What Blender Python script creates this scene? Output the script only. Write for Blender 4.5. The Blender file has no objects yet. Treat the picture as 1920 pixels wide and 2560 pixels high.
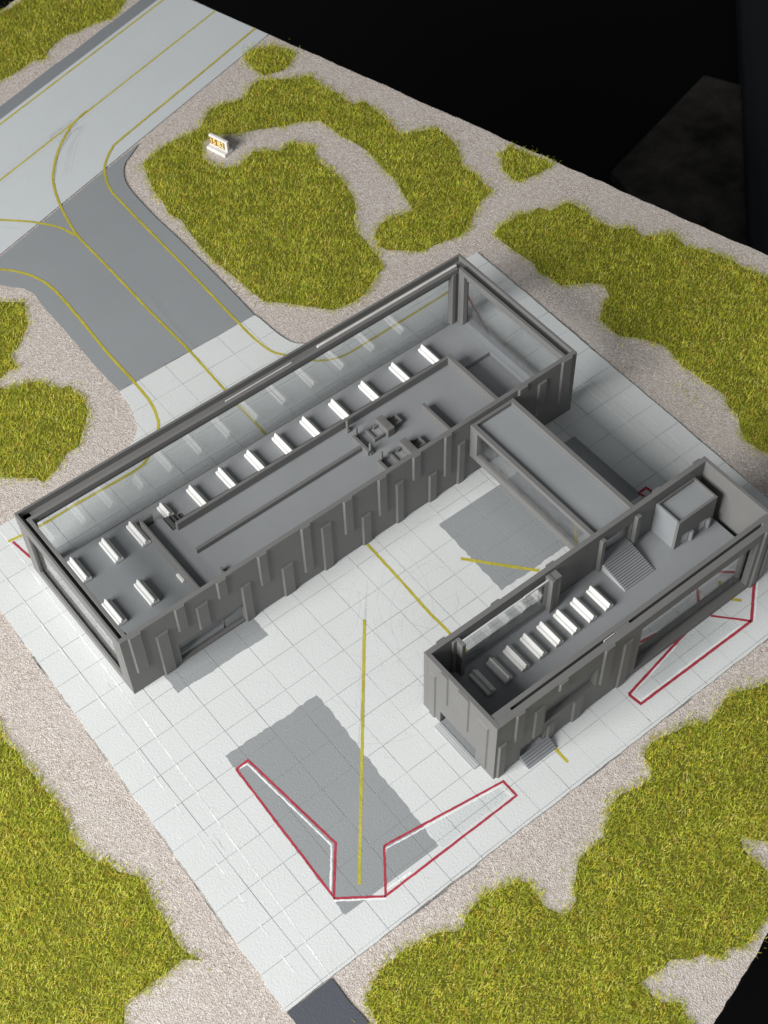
# Architectural scale model of a small airport terminal on a display board.
# 1 unit = 10 cm.  x runs along the terminal, y towards its glazed rear, z up; z = 0 is the apron surface.
import bpy, bmesh, math, random
import numpy as np
from mathutils import Vector, Matrix
from mathutils.geometry import tessellate_polygon

random.seed(7)
rng = np.random.default_rng(11)
scene = bpy.context.scene
col = scene.collection

# ------------------------------------------------------------------ camera
cam_data = bpy.data.cameras.new('camera')
cam = bpy.data.objects.new('camera', cam_data)
col.objects.link(cam)
cam.matrix_world = Matrix(((0.783711, 0.508286, -0.356992, -0.856158), (-0.620836, 0.623486, -0.475213, -2.582324), (-0.018964, 0.594063, 0.804195, 4.484987), (0, 0, 0, 1)))
cam_data.sensor_fit = 'VERTICAL'
cam_data.sensor_height = 24.0
cam_data.lens = 35.475
cam_data.clip_start = 0.05
cam_data.clip_end = 200.0
cam_data.dof.use_dof = True
cam_data.dof.focus_distance = 5.25
cam_data.dof.aperture_fstop = 2.8
scene.camera = cam

# ------------------------------------------------------------------ world (dim room light) and the window light
world = bpy.data.worlds.new('World')
scene.world = world
world.use_nodes = True
bg = world.node_tree.nodes['Background']
bg.inputs['Color'].default_value = (0.93, 0.97, 1.0, 1)
bg.inputs['Strength'].default_value = 0.135

win = bpy.data.lights.new('window_light', 'AREA')
win.shape = 'RECTANGLE'
win.size = 5.6
win.size_y = 5.6
win.energy = 2900
win.color = (1.0, 0.985, 0.955)
win_ob = bpy.data.objects.new('window_light', win)
col.objects.link(win_ob)
_el, _az = math.radians(30.5), math.radians(5)
_dir = Vector((math.cos(_el) * math.cos(_az), math.cos(_el) * math.sin(_az), -math.sin(_el)))   # light travels this way
win_ob.location = Vector((0.9, 0.0, 0.0)) - _dir * 12.0
win_ob.rotation_euler = _dir.to_track_quat('-Z', 'Y').to_euler()

room_fill = bpy.data.lights.new('fill_light', 'AREA')                  # added fill lamp that lifts the front faces, no real source
room_fill.shape = 'SQUARE'
room_fill.size = 7.0
room_fill.energy = 170
room_fill.color = (0.97, 0.985, 1.0)
fill_ob = bpy.data.objects.new('fill_light', room_fill)
col.objects.link(fill_ob)
fill_ob.location = (-3.5, -8.0, 7.0)
fill_ob.rotation_euler = (Vector((1.0, 0, 0)) - fill_ob.location).to_track_quat('-Z', 'Y').to_euler()

scene.view_settings.view_transform = 'Standard'
scene.view_settings.look = 'None'
scene.view_settings.exposure = 0.0
scene.view_settings.gamma = 1.0

# ------------------------------------------------------------------ helpers
def tag(o, label=None, cat=None, group=None, kind=None):
    if label: o['label'] = label
    if cat: o['category'] = cat
    if group: o['group'] = group
    if kind: o['kind'] = kind
    return o

def link(name, me, mat=None, parent=None, loc=None):
    o = bpy.data.objects.new(name, me)
    col.objects.link(o)
    if mat is not None and len(me.materials) == 0:
        me.materials.append(mat)
    if parent is not None: o.parent = parent
    if loc is not None: o.location = loc
    return o

def empty(name, loc=(0, 0, 0), label=None, cat=None, group=None):
    o = bpy.data.objects.new(name, None)
    col.objects.link(o)
    o.location = loc
    o.empty_display_size = 0.05
    return tag(o, label, cat, group)

def mesh_from_bm(bm, name):
    bmesh.ops.recalc_face_normals(bm, faces=bm.faces)
    me = bpy.data.meshes.new(name)
    bm.to_mesh(me)
    bm.free()
    return me

def bm_box(bm, x0, x1, y0, y1, z0, z1, bev=0.0, seg=2, only_top=False):
    r = bmesh.ops.create_cube(bm, size=1.0)
    vs = r['verts']
    for v in vs:
        v.co.x = x0 + (v.co.x + .5) * (x1 - x0)
        v.co.y = y0 + (v.co.y + .5) * (y1 - y0)
        v.co.z = z0 + (v.co.z + .5) * (z1 - z0)
    if bev > 0:
        es = list({e for v in vs for e in v.link_edges})
        if only_top:
            es = [e for e in es if max(abs(w.co.z - z1) for w in e.verts) < 1e-6 or abs(e.verts[0].co.z - e.verts[1].co.z) > 1e-6]
        bmesh.ops.bevel(bm, geom=es, offset=bev, segments=seg, affect='EDGES', profile=.6)

def box(name, x0, x1, y0, y1, z0, z1, mat, parent=None, bev=0.0015, seg=2):
    x0, x1 = sorted((x0, x1)); y0, y1 = sorted((y0, y1)); z0, z1 = sorted((z0, z1))
    bm = bmesh.new()
    bm_box(bm, x0, x1, y0, y1, z0, z1, bev, seg)
    return link(name, mesh_from_bm(bm, name), mat, parent)

def boxes(name, lst, mat, parent=None, bev=0.0015, seg=2):
    bm = bmesh.new()
    for b in lst:
        bm_box(bm, *b, bev, seg)
    return link(name, mesh_from_bm(bm, name), mat, parent)

def prism(pts, axis, a0, a1, bev=0.0, holes=(), seg=2):
    """Closed polygon (2-D points) extruded along an axis between a0 and a1; holes are polygons too."""
    def P(u, v, a):
        return {'x': (a, u, v), 'y': (u, a, v), 'z': (u, v, a)}[axis]
    bm = bmesh.new()
    if not holes:
        bot = [bm.verts.new(P(u, v, a0)) for u, v in pts]
        top = [bm.verts.new(P(u, v, a1)) for u, v in pts]
        n = len(pts)
        fb = bm.faces.new(bot); ft = bm.faces.new(top)
        for i in range(n):
            bm.faces.new((bot[i], bot[(i + 1) % n], top[(i + 1) % n], top[i]))
        caps = [fb, ft]
    else:
        edges = []
        for ring in (pts,) + tuple(holes):
            vs = [bm.verts.new(P(u, v, a0)) for u, v in ring]
            edges += [bm.edges.new((vs[i], vs[(i + 1) % len(vs)])) for i in range(len(vs))]
        r = bmesh.ops.triangle_fill(bm, use_beauty=True, use_dissolve=True, edges=edges)
        faces = [g for g in r['geom'] if isinstance(g, bmesh.types.BMFace)]
        r = bmesh.ops.extrude_face_region(bm, geom=faces)
        d = {'x': Vector((a1 - a0, 0, 0)), 'y': Vector((0, a1 - a0, 0)), 'z': Vector((0, 0, a1 - a0))}[axis]
        bmesh.ops.translate(bm, verts=[g for g in r['geom'] if isinstance(g, bmesh.types.BMVert)], vec=d)
    bmesh.ops.recalc_face_normals(bm, faces=bm.faces)
    if bev > 0:
        es = [e for e in bm.edges if len(e.link_faces) == 2 and e.calc_face_angle(0) > 0.5]
        bmesh.ops.bevel(bm, geom=es, offset=bev, segments=seg, affect='EDGES', profile=.6)
    return bm

def prism_ob(name, pts, axis, a0, a1, mat, parent=None, bev=0.0, holes=(), seg=2):
    return link(name, mesh_from_bm(prism(pts, axis, a0, a1, bev, holes, seg), name), mat, parent)

def clip_convex(subject, clipper):
    """Sutherland-Hodgman; clipper counter-clockwise convex."""
    out = list(subject)
    n = len(clipper)
    for i in range(n):
        a, b = clipper[i], clipper[(i + 1) % n]
        inp, out = out, []
        if not inp: return []
        def side(p): return (b[0] - a[0]) * (p[1] - a[1]) - (b[1] - a[1]) * (p[0] - a[0])
        for j in range(len(inp)):
            p, q = inp[j], inp[(j + 1) % len(inp)]
            sp, sq = side(p), side(q)
            if sp >= 0: out.append(p)
            if (sp >= 0) != (sq >= 0):
                t = sp / (sp - sq)
                out.append((p[0] + t * (q[0] - p[0]), p[1] + t * (q[1] - p[1])))
    res = []
    for p in out:
        if not res or (abs(p[0] - res[-1][0]) + abs(p[1] - res[-1][1])) > 1e-6: res.append(p)
    if len(res) > 1 and (abs(res[0][0] - res[-1][0]) + abs(res[0][1] - res[-1][1])) < 1e-6: res.pop()
    return res

def area2(p):
    return sum(p[i][0] * p[(i + 1) % len(p)][1] - p[(i + 1) % len(p)][0] * p[i][1] for i in range(len(p)))

def ccw(p): return list(p) if area2(p) > 0 else list(reversed(p))

def rough(poly, step=0.012, amp=0.003, sides=None):
    """Polygon with its straight sides broken into slightly wavering steps (hand-cut or masked edges)."""
    out = []
    n = len(poly)
    for i in range(n):
        a, b = Vector(poly[i]), Vector(poly[(i + 1) % n])
        L = (b - a).length
        k = max(1, int(L / step))
        nrm = Vector((-(b - a).y, (b - a).x)) / max(L, 1e-9)
        ok = sides is None or i in sides
        w = 0
        for j in range(k):
            p = a + (b - a) * (j / k)
            if j and ok:
                w = .55 * w + random.uniform(-amp, amp)
                p = p + nrm * w
            out.append((p.x, p.y))
    return out

def fill_tris(bm, vs):
    """Fill a simple (possibly concave) ring of vertices with triangles."""
    for t in tessellate_polygon([[Vector((v.co.x, v.co.y, 0)) for v in vs]]):
        a, b, c = (vs[k] for k in t)
        s = (b.co.x - a.co.x) * (c.co.y - a.co.y) - (b.co.y - a.co.y) * (c.co.x - a.co.x)
        if abs(s) < 1e-12: continue
        try: bm.faces.new((a, b, c) if s > 0 else (a, c, b))
        except ValueError: pass

def sheet_bm(bm, poly, z):
    fill_tris(bm, [bm.verts.new((x, y, z)) for x, y in ccw(poly)])

def sheet(name, poly, z, mat, parent=None, skirt=0.0):
    bm = bmesh.new()
    if skirt > 0:
        p = ccw(poly)
        t = [bm.verts.new((x, y, z)) for x, y in p]
        b = [bm.verts.new((x, y, z - skirt)) for x, y in p]
        fill_tris(bm, t)
        for i in range(len(p)):
            j = (i + 1) % len(p)
            bm.faces.new((b[i], b[j], t[j], t[i]))
    else:
        sheet_bm(bm, poly, z)
    me = bpy.data.meshes.new(name)
    bm.to_mesh(me); bm.free()
    return link(name, me, mat, parent)

def smooth_line(pts, step=0.02):
    """Catmull-Rom through the points, resampled."""
    P = [Vector(p) for p in pts]
    P = [P[0] * 2 - P[1]] + P + [P[-1] * 2 - P[-2]]
    out = []
    for i in range(1, len(P) - 2):
        a, b, c, d = P[i - 1:i + 3]
        k = max(1, int((c - b).length / step))
        for j in range(k):
            t = j / k
            out.append(.5 * (2 * b + (c - a) * t + (2 * a - 5 * b + 4 * c - d) * t * t + (3 * b - a - 3 * c + d) * t ** 3))
    out.append(P[-2])
    return out

def strip(name, pts, width, z, mat, parent=None, jitter=0.0006, step=0.012, closed=False, smooth=False):
    P = smooth_line(pts, step) if smooth else []
    if not smooth:
        V = [Vector(p) for p in pts]
        if closed: V.append(V[0])
        for i in range(len(V) - 1):
            k = max(1, int((V[i + 1] - V[i]).length / step))
            P += [V[i].lerp(V[i + 1], j / k) for j in range(k)]
        P.append(V[-1])
    bm = bmesh.new()
    prev = None
    for i, p in enumerate(P):
        d = (P[min(i + 1, len(P) - 1)] - P[max(i - 1, 0)])
        d.normalize()
        n = Vector((-d.y, d.x))
        k = 1.0
        if 0 < i < len(P) - 1:
            e = (P[i] - P[i - 1]).normalized()
            k = 1 / max(.55, abs(e.dot(d)))
        w = width / 2 * k
        a = p + n * (w + random.uniform(-jitter, jitter)); b = p - n * (w + random.uniform(-jitter, jitter))
        cur = (bm.verts.new((a.x, a.y, z)), bm.verts.new((b.x, b.y, z)))
        if prev: bm.faces.new((prev[1], cur[1], cur[0], prev[0]))
        prev = cur
    return link(name, mesh_from_bm(bm, name), mat, parent)

def copy_tree(o, parent=None):
    c = o.copy(); col.objects.link(c)
    if parent is not None: c.parent = parent
    for ch in list(o.children): copy_tree(ch, c)
    return c

# ------------------------------------------------------------------ materials
def new_mat(name):
    m = bpy.data.materials.new(name)
    m.use_nodes = True
    nt = m.node_tree
    return m, nt, nt.nodes['Principled BSDF']

def nd(nt, t, **kw):
    n = nt.nodes.new(t)
    for k, v in kw.items():
        if k.startswith('i_'): n.inputs[k[2:].replace('_', ' ')].default_value = v
        else: setattr(n, k, v)
    return n

def mixc(nt, fac, a, b, blend='MIX'):
    n = nt.nodes.new('ShaderNodeMix'); n.data_type = 'RGBA'; n.blend_type = blend
    for s, v in ((0, fac), (6, a), (7, b)):
        if hasattr(v, 'is_linked') or hasattr(v, 'links'): nt.links.new(v, n.inputs[s])
        else: n.inputs[s].default_value = v if s == 0 else (*v, 1) if len(v) == 3 else v
    return n.outputs[2]

def ramp(nt, src, stops, interp='LINEAR'):
    n = nt.nodes.new('ShaderNodeValToRGB')
    n.color_ramp.interpolation = interp
    el = n.color_ramp.elements
    while len(el) < len(stops): el.new(.5)
    for e, (p, c) in zip(el, stops):
        e.position = p
        e.color = (*c, 1) if len(c) == 3 else c
    nt.links.new(src, n.inputs[0])
    return n.outputs[0]

def noise(nt, vec, scale, detail=4, rough_=.55, dim='3D'):
    n = nt.nodes.new('ShaderNodeTexNoise')
    n.inputs['Scale'].default_value = scale; n.inputs['Detail'].default_value = detail; n.inputs['Roughness'].default_value = rough_
    nt.links.new(vec, n.inputs['Vector'])
    return n.outputs['Fac']

def bump(nt, bsdf, h, strength, dist, prev=None):
    n = nt.nodes.new('ShaderNodeBump')
    n.inputs['Strength'].default_value = strength; n.inputs['Distance'].default_value = dist
    nt.links.new(h, n.inputs['Height'])
    if prev is not None: nt.links.new(prev, n.inputs['Normal'])
    nt.links.new(n.outputs[0], bsdf.inputs['Normal'])
    return n.outputs[0]

def geo_pos(nt): return nt.nodes.new('ShaderNodeNewGeometry').outputs['Position']

def paint_mat(name, base, var=0.06, grain=.35, rough_v=.75, scuff=0.0, spec=.3, grain_scale=130.0):
    """Rolled paint on board: fine orange-peel relief, faint cloudy tone, optional dirt."""
    m, nt, b = new_mat(name)
    pos = geo_pos(nt)
    n1 = noise(nt, pos, 3.2, 5, .6)
    n2 = noise(nt, pos, 260, 2, .5)
    dark = tuple(c * (1 - var) for c in base); lite = tuple(min(1, c * (1 + var * .6)) for c in base)
    c = ramp(nt, n1, [(.3, dark), (.7, lite)])
    c = mixc(nt, .5, c, ramp(nt, n2, [(.3, tuple(x * .93 for x in base)), (.7, tuple(min(1, x * 1.05) for x in base))]))
    if scuff > 0:
        n3 = noise(nt, pos, 22, 6, .7)
        msk = ramp(nt, n3, [(.56, (0, 0, 0)), (.78, (scuff,) * 3)])
        c = mixc(nt, msk, c, tuple(x * .62 for x in base))
    nt.links.new(c, b.inputs['Base Color'])
    b.inputs['Roughness'].default_value = rough_v
    b.inputs['Specular IOR Level'].default_value = spec
    if grain > 0:
        h = noise(nt, pos, grain_scale, 4, .6)
        bump(nt, b, h, grain, .005)
    return m

M = {}
M['apron'] = paint_mat('apron_paint', (.565, .585, .586), .05, .28, .8, .14)
M['runway'] = paint_mat('runway_paint', (.49, .52, .54), .05, .15, .8, .08, grain_scale=140)
M['shoulder'] = paint_mat('shoulder_paint', (.20, .215, .23), .06, .15, .8, 0)
M['taxiway'] = paint_mat('taxiway_paint', (.235, .25, .262), .07, .15, .8, .05, grain_scale=140)
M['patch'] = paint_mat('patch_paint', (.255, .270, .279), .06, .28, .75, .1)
M['exit'] = paint_mat('exit_paint', (.075, .082, .098), .08, .3, .7, 0)
M['joint'] = paint_mat('joint_dark', (.33, .34, .34), .3, .2, .9, 0)
M['pencil_faint'] = paint_mat('pencil_faint', (.47, .486, .49), .2, 0, .8, 0)
M['tyre'] = paint_mat('tyre_grey', (.195, .207, .216), .15, 0, .8, 0)
M['pencil'] = paint_mat('pencil_grey', (.42, .435, .44), .2, 0, .8, 0)
M['pencil_dark'] = paint_mat('pencil_dark', (.17, .18, .185), .2, 0, .8, 0)

def marker_mat(name, base, wear):
    m, nt, b = new_mat(name)
    pos = geo_pos(nt)
    n = noise(nt, pos, 160, 3, .6)
    n2 = noise(nt, pos, 14, 3, .5)
    c = mixc(nt, ramp(nt, n, [(.35, (0, 0, 0)), (.75, (.8, .8, .8))]), base, wear)
    c = mixc(nt, ramp(nt, n2, [(.35, (0, 0, 0)), (.7, (.55, .55, .55))]), c, tuple(x * .68 for x in base))
    nt.links.new(c, b.inputs['Base Color'])
    b.inputs['Roughness'].default_value = .7
    h = noise(nt, pos, 75, 4, .6)
    bump(nt, b, h, .4, .006)
    return m
M['yellow'] = marker_mat('yellow_marker', (.41, .355, .010), (.50, .46, .12))
M['red'] = marker_mat('red_marker', (.36, .022, .045), (.42, .06, .085))
M['white_paint'] = marker_mat('white_marker', (.80, .81, .82), (.66, .68, .69))
M['white_worn'] = marker_mat('white_worn', (.70, .72, .73), (.63, .655, .66))

def gravel_mat():
    m, nt, b = new_mat('sand_gravel')
    pos = geo_pos(nt)
    v = nd(nt, 'ShaderNodeTexVoronoi'); v.inputs['Scale'].default_value = 195
    v.inputs['Randomness'].default_value = 1
    nt.links.new(pos, v.inputs['Vector'])
    sep = nt.nodes.new('ShaderNodeSeparateColor'); nt.links.new(v.outputs['Color'], sep.inputs[0])
    c = ramp(nt, sep.outputs[0], [(0, (.31, .26, .23)), (.2, (.43, .38, .345)), (.5, (.505, .455, .42)), (.8, (.57, .525, .49)), (1, (.70, .66, .62))])
    n1 = noise(nt, pos, 4.5, 5, .6)
    c = mixc(nt, ramp(nt, n1, [(.33, (0, 0, 0)), (.72, (.55, .55, .55))]), c, (.52, .48, .45))
    n2 = noise(nt, pos, 60, 4, .65)
    c = mixc(nt, ramp(nt, n2, [(.3, (.38, .38, .38)), (.6, (0, 0, 0))]), c, (.36, .30, .26))
    nt.links.new(c, b.inputs['Base Color'])
    b.inputs['Roughness'].default_value = .9
    b.inputs['Specular IOR Level'].default_value = .2
    h1 = bump(nt, b, v.outputs['Distance'], .4, .005)
    bump(nt, b, noise(nt, pos, 95, 4, .7), .5, .010, h1)
    return m
M['gravel'] = gravel_mat()

def printed_mat(name, base, line_dir=None, line_gap=.009, amp=.05, rough_v=.55, vertical_layers=False, spec=.35):
    """3-D printed plastic: fine extrusion lines plus slightly uneven tone."""
    m, nt, b = new_mat(name)
    pos = geo_pos(nt)
    n1 = noise(nt, pos, 5, 4, .6)
    c = ramp(nt, n1, [(.3, tuple(x * .93 for x in base)), (.7, tuple(x * 1.05 for x in base))])
    if line_dir is not None:
        w = nd(nt, 'ShaderNodeVectorMath', operation='DOT_PRODUCT')
        nt.links.new(pos, w.inputs[0]); w.inputs[1].default_value = line_dir
        s = nd(nt, 'ShaderNodeMath', operation='MULTIPLY'); nt.links.new(w.outputs['Value'], s.inputs[0]); s.inputs[1].default_value = 2 * math.pi / line_gap
        n3 = noise(nt, pos, 9, 2, .5)
        ad = nd(nt, 'ShaderNodeMath', operation='MULTIPLY_ADD'); nt.links.new(n3, ad.inputs[0]); ad.inputs[1].default_value = 2.0; nt.links.new(s.outputs[0], ad.inputs[2])
        sn = nd(nt, 'ShaderNodeMath', operation='SINE'); nt.links.new(ad.outputs[0], sn.inputs[0])
        c = mixc(nt, ramp(nt, sn.outputs[0], [(.1, (0, 0, 0)), (.95, (1, 1, 1))]), c, tuple(x * (1 - amp) for x in base))
        bump(nt, b, sn.outputs[0], .10, .0010)
    nt.links.new(c, b.inputs['Base Color'])
    nr = noise(nt, pos, 40, 3, .6)
    rr = nd(nt, 'ShaderNodeMapRange'); nt.links.new(nr, rr.inputs[0]); rr.inputs[3].default_value = rough_v - .1; rr.inputs[4].default_value = rough_v + .12
    nt.links.new(rr.outputs[0], b.inputs['Roughness'])
    b.inputs['Specular IOR Level'].default_value = spec
    return m
M['wall'] = printed_mat('wall_plastic', (.150, .1495, .147), (0, 0, 1), .0055, .05)
M['wall_dark'] = printed_mat('inner_wall_plastic', (.138, .1365, .133), (0, 0, 1), .0055, .05)
M['floor'] = printed_mat('floor_plastic', (.236, .247, .257), (.94, -.34, 0), .0085, .03, .5)
M['roof'] = printed_mat('roof_plastic', (.25, .263, .275), (.62, .785, 0), .0095, .06, .5)
M['steps'] = printed_mat('step_plastic', (.225, .237, .25), None)
M['pale_step'] = printed_mat('pale_step_plastic', (.36, .37, .375), None)
M['stair_shaded'] = printed_mat('shaded_stair_plastic', (.085, .085, .085), None)  # treads lie in the hall's shadow; that shade is put into this colour
M['bench'] = printed_mat('bench_white', (.67, .67, .655), None, rough_v=.5)
M['bench_base'] = printed_mat('bench_foot', (.36, .355, .34), None)

def plain(name, base, rough_v=.6, spec=.3):
    m, nt, b = new_mat(name)
    pos = geo_pos(nt)
    c = ramp(nt, noise(nt, pos, 18, 4, .6), [(.3, tuple(x * .85 for x in base)), (.7, tuple(x * 1.1 for x in base))])
    nt.links.new(c, b.inputs['Base Color'])
    b.inputs['Roughness'].default_value = rough_v
    b.inputs['Specular IOR Level'].default_value = spec
    return m
M['sign_white'] = plain('sign_white', (.70, .69, .67), .5)
M['sign_gold'] = plain('sign_gold', (.25, .125, .015), .5)
M['sign_letter'] = plain('sign_letter', (.88, .76, .36), .5)
M['door_white'] = plain('door_white', (.62, .64, .66), .5)
M['film_edge'] = plain('film_edge', (.55, .54, .52), .4)
M['board_side'] = plain('board_side', (.035, .028, .022), .8)
M['black_floor'] = plain('black_floor', (.0016, .0016, .0019), .75, .1)
def mottled(name, a, b_, scale):
    m, nt, b = new_mat(name)
    pos = geo_pos(nt)
    c = ramp(nt, noise(nt, pos, scale, 6, .65), [(.36, a), (.66, b_)])
    nt.links.new(c, b.inputs['Base Color'])
    b.inputs['Roughness'].default_value = .85
    b.inputs['Specular IOR Level'].default_value = .1
    return m
M['slate'] = mottled('slate_panel', (.014, .0125, .011), (.062, .056, .05), 2.6)
M['bar'] = plain('blue_black_bar', (.011, .0125, .0155), .6, .2)
M['glue'] = plain('grass_glue', (.13, .13, .02), .9, .1)

def glass_mat():
    m = bpy.data.materials.new('clear_film'); m.use_nodes = True
    nt = m.node_tree; nt.nodes.clear()
    out = nt.nodes.new('ShaderNodeOutputMaterial')
    tr = nt.nodes.new('ShaderNodeBsdfTransparent'); tr.inputs[0].default_value = (.93, .94, .945, 1)
    gl = nt.nodes.new('ShaderNodeBsdfGlossy'); gl.inputs['Roughness'].default_value = .035
    fr = nt.nodes.new('ShaderNodeFresnel')
    gm = nt.nodes.new('ShaderNodeNewGeometry')                       # the film is thin: both faces reflect like the outer one
    mr = nd(nt, 'ShaderNodeMapRange'); nt.links.new(gm.outputs['Backfacing'], mr.inputs[0]); mr.inputs[3].default_value = 1.5; mr.inputs[4].default_value = 1 / 1.5
    nt.links.new(mr.outputs[0], fr.inputs[0])
    mul = nd(nt, 'ShaderNodeMath', operation='MULTIPLY'); nt.links.new(fr.outputs[0], mul.inputs[0]); mul.inputs[1].default_value = 1.6
    mx = nt.nodes.new('ShaderNodeMixShader')
    nt.links.new(mul.outputs[0], mx.inputs[0]); nt.links.new(tr.outputs[0], mx.inputs[1]); nt.links.new(gl.outputs[0], mx.inputs[2])
    df = nt.nodes.new('ShaderNodeBsdfDiffuse'); df.inputs[0].default_value = (.75, .75, .74, 1)
    du = ramp(nt, noise(nt, geo_pos(nt), 30, 5, .65), [(.35, (.008,) * 3), (.75, (.035,) * 3)])
    m2 = nt.nodes.new('ShaderNodeMixShader')
    nt.links.new(du, m2.inputs[0]); nt.links.new(mx.outputs[0], m2.inputs[1]); nt.links.new(df.outputs[0], m2.inputs[2])
    nt.links.new(m2.outputs[0], out.inputs[0])
    return m
M['glass'] = glass_mat()

def grass_mat():
    m, nt, b = new_mat('static_grass')
    g = nt.nodes.new('ShaderNodeNewGeometry')
    c = ramp(nt, g.outputs['Random Per Island'], [(0, (.17, .24, .018)), (.10, (.34, .42, .026)), (.28, (.58, .60, .04)), (.52, (.78, .74, .07)), (.73, (.90, .86, .20)), (.80, (.42, .56, .06)), (.87, (.26, .44, .07)), (.92, (.66, .33, .09)), (.95, (.72, .50, .12)), (1, (.95, .91, .42))])
    n1 = noise(nt, g.outputs['Position'], 9, 4, .6)
    c = mixc(nt, ramp(nt, n1, [(.42, (0, 0, 0)), (.66, (.55, .55, .55))]), c, (.30, .37, .022))
    n2 = noise(nt, g.outputs['Position'], 26, 3, .6)
    c = mixc(nt, ramp(nt, n2, [(.54, (0, 0, 0)), (.70, (.6, .6, .6))]), c, (.62, .42, .06))
    nt.links.new(c, b.inputs['Base Color'])
    b.inputs['Roughness'].default_value = .55
    b.inputs['Specular IOR Level'].default_value = .25
    tr = nt.nodes.new('ShaderNodeBsdfTranslucent'); nt.links.new(c, tr.inputs[0])
    mx = nt.nodes.new('ShaderNodeMixShader'); mx.inputs[0].default_value = .33
    out = nt.nodes['Material Output']
    nt.links.new(b.outputs[0], mx.inputs[1]); nt.links.new(tr.outputs[0], mx.inputs[2]); nt.links.new(mx.outputs[0], out.inputs[0])
    return m
M['grass'] = grass_mat()

# ------------------------------------------------------------------ setting: floor, display board
UX, UY = Vector((.9622, .2724)), Vector((.2724, -.9622))          # the board's own axes in plan
def bu(u, d): p = UX * u + UY * d; return (p.x, p.y)

tag(sheet('floor', [(-30, -30), (40, -30), (40, 40), (-30, 40)], -3.0, M['black_floor']), kind='structure')

slate = prism_ob('slate_panel', [(5.61, 3.155), (6.916, 3.503), (7.4, 2.5), (6.2, 1.0), (5.2, 1.6)], 'z', -2.996, -2.9, M['slate'], bev=.02)
tag(slate, 'brownish black stone slab lying on the black floor beyond the board', 'slab')
bm = prism([(-.22, -2.996), (.22, -2.996), (.22, -2.80), (.14, -2.70), (-.14, -2.70), (-.22, -2.80)], 'x', -2.6, 2.6, .03)
bar = link('dark_bar', mesh_from_bm(bm, 'dark_bar'), M['bar'])
bar.location = (6.745, 2.63, 0); bar.rotation_euler.z = math.radians(45.1)
tag(bar, 'long blue black bar lying on the floor behind the stone slab', 'bar')

board_poly = rough([bu(-1.3, 2.132), bu(3.118, 2.132), bu(3.118, -3.10), bu(-1.3, -3.10)], .03, .0035)
bm = prism(ccw(board_poly), 'z', -.16, -.006)
me = mesh_from_bm(bm, 'ground')
me.materials.append(M['gravel']); me.materials.append(M['board_side'])
for p in me.polygons: p.material_index = 0 if p.normal.z > .5 else 1
board = link('ground', me)
tag(board, kind='structure')

# ------------------------------------------------------------------ runway, shoulder, taxiway
runway = sheet('runway', [bu(-1.28, -1.888), bu(3.112, -1.888), bu(3.112, -2.512), bu(-1.28, -2.512)], -.001, M['runway'], skirt=.004)
tag(runway, kind='structure')
sheet('runway_shoulder', rough([bu(-1.28, -2.512), bu(3.112, -2.512), bu(3.112, -2.582), bu(-1.28, -2.582)], .05, .002, (2,)), -.0025, M['shoulder'], runway, skirt=.003)
CURVE_R = [(1.5639, 2.3905), (1.4941, 2.3481), (1.4459, 2.3207), (1.4044, 2.2717), (1.3766, 2.2123), (1.362, 2.1268), (1.354, 1.9587), (1.3555, 1.7994), (1.356, 1.65), (1.353, 1.4), (1.3458, 1.1857)]
CURVE_L = [(.40, 2.052), (.577, 2.0502), (.6243, 2.0039), (.6561, 1.9632), (.6941, 1.9174), (.708, 1.8625), (.7, 1.799), (.6989, 1.6018), (.692, 1.3514), (.6958, 1.1959)]
def line_at(x): return 2.1518 + (x - .7088) * .2832
tax_poly = [(.40, 2.0635)] + [(x, line_at(x)) for x in (.7, 1.1, 1.4)] + [tuple(v) for v in smooth_line(CURVE_R, .03)] + list(reversed([tuple(v) for v in smooth_line(CURVE_L, .03)]))
taxiway = sheet('taxiway', tax_poly, -.0006, M['taxiway'])
tag(taxiway, kind='structure')

# ------------------------------------------------------------------ apron slabs
FL = [(.599, .9404), (.6366, .9714), (.6601, 1.0146), (.6828, 1.0845), (.6921, 1.1408), (.6958, 1.1954)]
FR = [(1.3458, 1.1852), (1.3516, 1.1599), (1.3548, 1.0905), (1.36, 1.0311), (1.3743, .9715), (1.4041, .9335), (1.46, .905)]
apron_poly = ([(-.17, .910), (-.185, .5), (-.2, -.1), (-.214, -.55), (-.236, -1.193)] + [(.6, -1.192), (1.4, -1.193), (2.262, -1.195)] +
              [(2.272, -.6), (2.28, .1), (2.285, .888)] + list(reversed([tuple(v) for v in smooth_line(FR, .02)])) + list(reversed([tuple(v) for v in smooth_line(FL, .02)])) + [(.55, .918)])
apron_poly = rough(apron_poly, .02, .0016)
apron = sheet('apron', apron_poly, -.0018, M['joint'])
tag(apron, kind='structure')
XS = [-.30, -.098] + [.035 + .125 * k for k in range(0, 19)]
YS = [-.06 - .1247 * 10 + .1247 * k for k in range(0, 21)]
GAP = .0008
def cell(i, j, g=GAP):
    w = lambda: random.uniform(-.0007, .0007)
    return [(XS[i] + g + w(), YS[j] + g + w()), (XS[i + 1] - g + w(), YS[j] + g + w()), (XS[i + 1] - g + w(), YS[j + 1] - g + w()), (XS[i] + g + w(), YS[j + 1] - g + w())]
CELLS = {(i, j): cell(i, j) for i in range(len(XS) - 1) for j in range(len(YS) - 1)}
def slab_bm(bm, poly, z1, z0):
    p = ccw(poly)
    t = [bm.verts.new((x, y, z1)) for x, y in p]; b = [bm.verts.new((x, y, z0)) for x, y in p]
    fill_tris(bm, t)
    for a in range(len(p)):
        c = (a + 1) % len(p)
        bm.faces.new((b[a], b[c], t[c], t[a]))
hidden = bmesh.new()
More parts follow.
